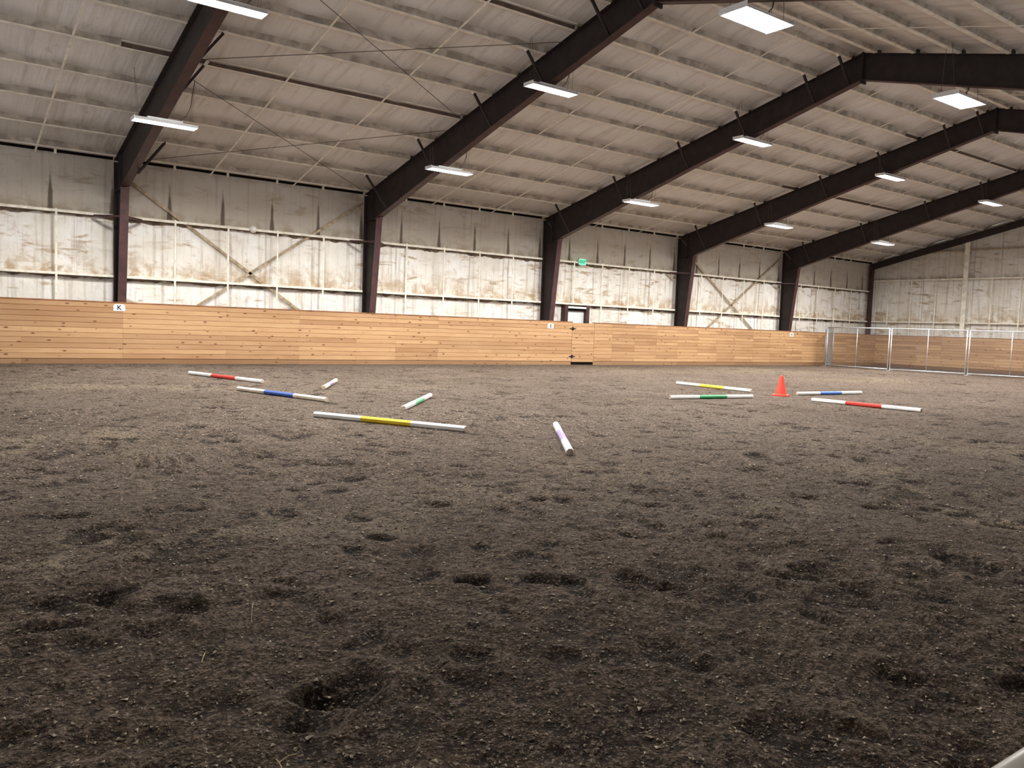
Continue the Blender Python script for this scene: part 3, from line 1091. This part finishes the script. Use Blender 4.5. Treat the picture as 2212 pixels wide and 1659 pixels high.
# ------------------------------------------------------------------ door behind the boards
dr = empty('door_1', (20.1, YW - .2, 0))
tag(dr, 'pale door in a maroon steel frame rising behind the boards below the exit sign', 'door', kind='structure')
MB().box(-.585, -.44, -.05, .18, 0, 2.17).build('jamb', M['steel'], dr)
MB().box(.455, .605, -.05, .18, 0, 2.17).build('jamb', M['steel'], dr)
MB().box(-.44, .455, -.04, .16, 2.045, 2.115).build('header', M['doorframe'], dr)
MB().box(-.44, .455, .02, .18, 1.955, 2.045).build('reveal', M['gap'], dr)
mb = MB().box(-.44, .455, .10, .16, 0, 1.965)
lf = mb.build('door_leaf', M['door'], dr)
fr = MB()
fr.box(-.44, .455, .085, .10, 1.925, 1.96).box(.37, .41, .085, .10, 0, 1.93)
fr.build('stop_trim', M['doorframe'], dr)

# ------------------------------------------------------------------ ground poles
def pole(a, b, band, body, label):
    L = math.hypot(b[0] - a[0], b[1] - a[1])
    R = 0.041
    e = empty('ground_pole', ((a[0] + b[0]) / 2, (a[1] + b[1]) / 2, R * .93))
    e.rotation_euler = (0, 0, math.atan2(b[1] - a[1], b[0] - a[0]))
    tag(e, label, 'ground pole', 'ground poles lying in the arena')
    n, ph = 8, PI / 8
    h = L / 2
    t = .332 * L / 2
    for s in (-1, 1):
        mb = MB().tube((s * t, 0, 0), (s * (h - .006), 0, 0), R, n, phase=ph)
        mb.tube((s * (h - .006), 0, 0), (s * h, 0, 0), R, n, R * .86, phase=ph)
        mb.smooth = [False] * len(mb.smooth)
        mb.build('white_section', M[body], e)
        mb = MB().tube((s * h, 0, 0), (s * (h + .0015), 0, 0), R * .855, n, phase=ph)
        mb.build('cut_end', M['end'], e)
    mb = MB().tube((-t, 0, 0), (t, 0, 0), R * 1.006, n, phase=ph)
    mb.smooth = [False] * len(mb.smooth)
    mb.build('painted_band', M[band], e)


for nm, a, b, band, body, lab in POLES:
    pole(a, b, band if band in M else 'red', body, lab)

# ------------------------------------------------------------------ cone
cn = empty('traffic_cone', (CONE[0], CONE[1], 0.0))
cn.rotation_euler = (0, 0, .35)
tag(cn, 'orange-red traffic cone standing between the two pairs of poles at right', 'cone')
mb = MB()
b = .165
mb.prism([(-b, -b + .03), (-b + .03, -b), (b - .03, -b), (b, -b + .03), (b, b - .03), (b - .03, b), (-b + .03, b), (-b, b - .03)], 2, 0, .028)
mb.build('base', M['cone'], cn)
mb = MB()
prof = [(.128, .028), (.120, .045), (.036, .425), (.032, .437), (.022, .442)]
for (r0, z0), (r1, z1) in zip(prof[:-1], prof[1:]):
    mb.tube((0, 0, z0), (0, 0, z1), r0, 28, r1, caps=False)
mb.tube((0, 0, .436), (0, 0, .4421), .022, 28)
mb.build('body', M['cone'], cn)

# ------------------------------------------------------------------ chain-link panels
def chain_panel(a, b, label, mid=True, hgt=1.81, feet=True, wr=.0017):
    L = math.hypot(b[0] - a[0], b[1] - a[1])
    e = empty('chain_link_panel', (a[0], a[1], 0))
    e.rotation_euler = (0, 0, math.atan2(b[1] - a[1], b[0] - a[0]))
    tag(e, label, 'fence panel', 'portable chain-link panels')
    zb, R = .07, .022
    for x in (.05, L - .05):
        MB().tube((x, 0, 0.012), (x, 0, hgt), R, 8).build('post', M['galv'], e)
    MB().tube((.05, 0, hgt - .02), (L - .05, 0, hgt - .02), R, 8).build('top_rail', M['galv'], e)
    MB().tube((.05, 0, zb), (L - .05, 0, zb), R, 8).build('bottom_rail', M['galv'], e)
    if mid:
        MB().tube((L / 2, 0, zb), (L / 2, 0, hgt - .02), .016, 8).build('middle_post', M['galv'], e)
    mb = MB()
    p = .075
    W, Ht = L - .1, hgt - .02 - zb
    for sgn in (1, -1):
        k = -Ht
        while k < W:
            x0, z0 = k, 0.0
            x1, z1 = k + Ht, Ht
            if x0 < 0:
                z0 = -x0
                x0 = 0
            if x1 > W:
                z1 = Ht - (x1 - W)
                x1 = W
            if z1 - z0 > .02:
                if sgn > 0:
                    mb.tube((.05 + x0, .004, zb + z0), (.05 + x1, .004, zb + z1), wr, 3, caps=False)
                else:
                    mb.tube((.05 + W - x0, -.004, zb + z0), (.05 + W - x1, -.004, zb + z1), wr, 3, caps=False)
            k += p
    mb.build('wire_mesh', M['mesh'], e)
    if feet:
        for x in (.05,):
            MB().box(x - .05, x + .05, -.3, .3, 0.004, .018).build('foot_plate', M['galv'], e)
    return e


chain_panel((34.17, 21.90), (35.72, 22.48), 'narrow chain-link return panel seen edge-on, nearest the long boards', mid=False, feet=False, wr=.0042)
chain_panel(FEN[0], FEN[1], 'first chain-link panel in front of the end boards, next to the narrow return panel')
chain_panel(FEN[1], FEN[2], 'middle chain-link panel in front of the end boards')
chain_panel(FEN[2], FEN[3], 'chain-link panel cut by the right edge of the photo')

# ------------------------------------------------------------------ pipe rail in the near corner
rl = empty('pipe_rail', (0.2, .2845, 0))
tag(rl, 'smooth cream pipe rail at the bottom right corner, very close', 'rail')
MB().tube((0, 0, .881), (3.3, 0, .881), .03, 20).build('rail', M['rail'], rl)
for x in (1.5, 3.2):
    MB().tube((x, 0, -.05), (x, 0, .86), .025, 12).build('post', M['rail'], rl)

# ------------------------------------------------------------------ lights
ROWS = {'A': (18.5, 5.23), 'B': (14.4, 6.46), 'C': (9.0, 6.50)}
PW = {'A': 1.0, 'B': 1.0, 'C': 1.15}
ROWLAB = {'A': 'lower row', 'B': 'middle row', 'C': 'upper row beyond the ridge'}
KLAB = ['under the nearest steel frame', 'under the second steel frame', 'under the third steel frame', 'under the fourth steel frame', 'under the farthest steel frame']
LIGHT_W = 450.0
proto = None


def make_fixture():
    e = empty('strip_light', (0, 0, 0))
    L, W = .62, .17
    mb = MB()
    mb.prism([(-W, .0), (-W * .55, .075), (W * .55, .075), (W, .0), (W * .93, .0), (W * .5, .066), (-W * .5, .066), (-W * .93, .0)], 0, -L, L)
    mb.box(-L - .01, -L, -W, W, -.005, .075).box(L, L + .01, -W, W, -.005, .075)
    mb.box(-.35, .35, -.06, .06, .075, .115)
    mb.build('housing', M['housing'], e)
    for i in range(4):
        y = (i - 1.5) * .075
        MB().tube((-L + .012, y, .012), (L - .012, y, .012), .017, 8).build('tube', M['tube'], e)
    for s in (-1, 1):
        mb = MB()
        for q in (-1, 1):
            mb.tube((s * .52, q * W * .5, .07), (s * .60, q * .02, 1.05), .003, 4)
        mb.build('hanger_wire', M['wire'], e)
    mb = MB().path([(.30, 0, .11), (.36, .02, .20), (.44, .02, .26), (.52, .03, .45), (.56, .03, .75), (.60, .03, 1.0)], .008, 5)
    mb.build('power_cord', M['wire'], e)
    return e


def children(o):
    return [c for c in bpy.data.objects if c.parent == o]


def lamp(name, loc, size, power, spread, flip=False, color=(1, .985, .965)):
    l = bpy.data.lights.new(name, 'AREA')
    l.shape = 'RECTANGLE'
    l.size, l.size_y = size
    l.energy = power
    l.spread = spread
    l.color = color
    o = bpy.data.objects.new(name, l)
    COL.objects.link(o)
    o.location = loc
    if flip:
        o.rotation_euler = (PI, 0, 0)
    return o


proto = make_fixture()
first = True
for rw in 'ABC':
    y, z = ROWS[rw]
    for k in range(5):
        if first:
            o = proto
            first = False
        else:
            o = proto.copy()
            COL.objects.link(o)
            for c in children(proto):
                d = c.copy()
                COL.objects.link(d)
                d.parent = o
        o.location = (FRAMES[k] - .02, y, z)
        if rw == 'C':
            o.scale = (1.0, 1.7, 1.25)  # upper row enlarged, lamp bloom put into the shape
        tag(o, f'glowing white strip light {KLAB[k]}, {ROWLAB[rw]}', 'light fixture', 'hanging strip lights')
        lamp('lamp', (FRAMES[k] - .02, y, z - .012), (1.2, .30), LIGHT_W * PW[rw], math.radians(165))

WORLD_LOW, WORLD_UP = 1.30, 0.10
# fill added by the world, brighter below the horizon, entering the side left open
w = bpy.data.worlds.new('World')
SC.world = w
w.use_nodes = True
bg = w.node_tree.nodes['Background']
bg.inputs[0].default_value = (0.96, 0.965, 1.0, 1)
bg.inputs[1].default_value = 1.0
nt = w.node_tree
tc = nt.nodes.new('ShaderNodeTexCoord')
sx_ = nt.nodes.new('ShaderNodeSeparateXYZ')
nt.links.new(tc.outputs['Generated'], sx_.inputs[0])
mr = nt.nodes.new('ShaderNodeMapRange')
nt.links.new(sx_.outputs[2], mr.inputs[0])
mr.inputs[1].default_value, mr.inputs[2].default_value = -0.05, 0.15
mr.inputs[3].default_value, mr.inputs[4].default_value = WORLD_LOW, WORLD_UP
nt.links.new(mr.outputs[0], bg.inputs[1])

SC.view_settings.view_transform = 'Standard'
SC.view_settings.look = 'None'
SC.view_settings.exposure = 0.0
cy = SC.cycles
cy.max_bounces = 6
cy.diffuse_bounces = 4
cy.glossy_bounces = 2
cy.transmission_bounces = 2
cy.sample_clamp_indirect = 6.0
cy.use_adaptive_sampling = True
cy.adaptive_threshold = 0.02
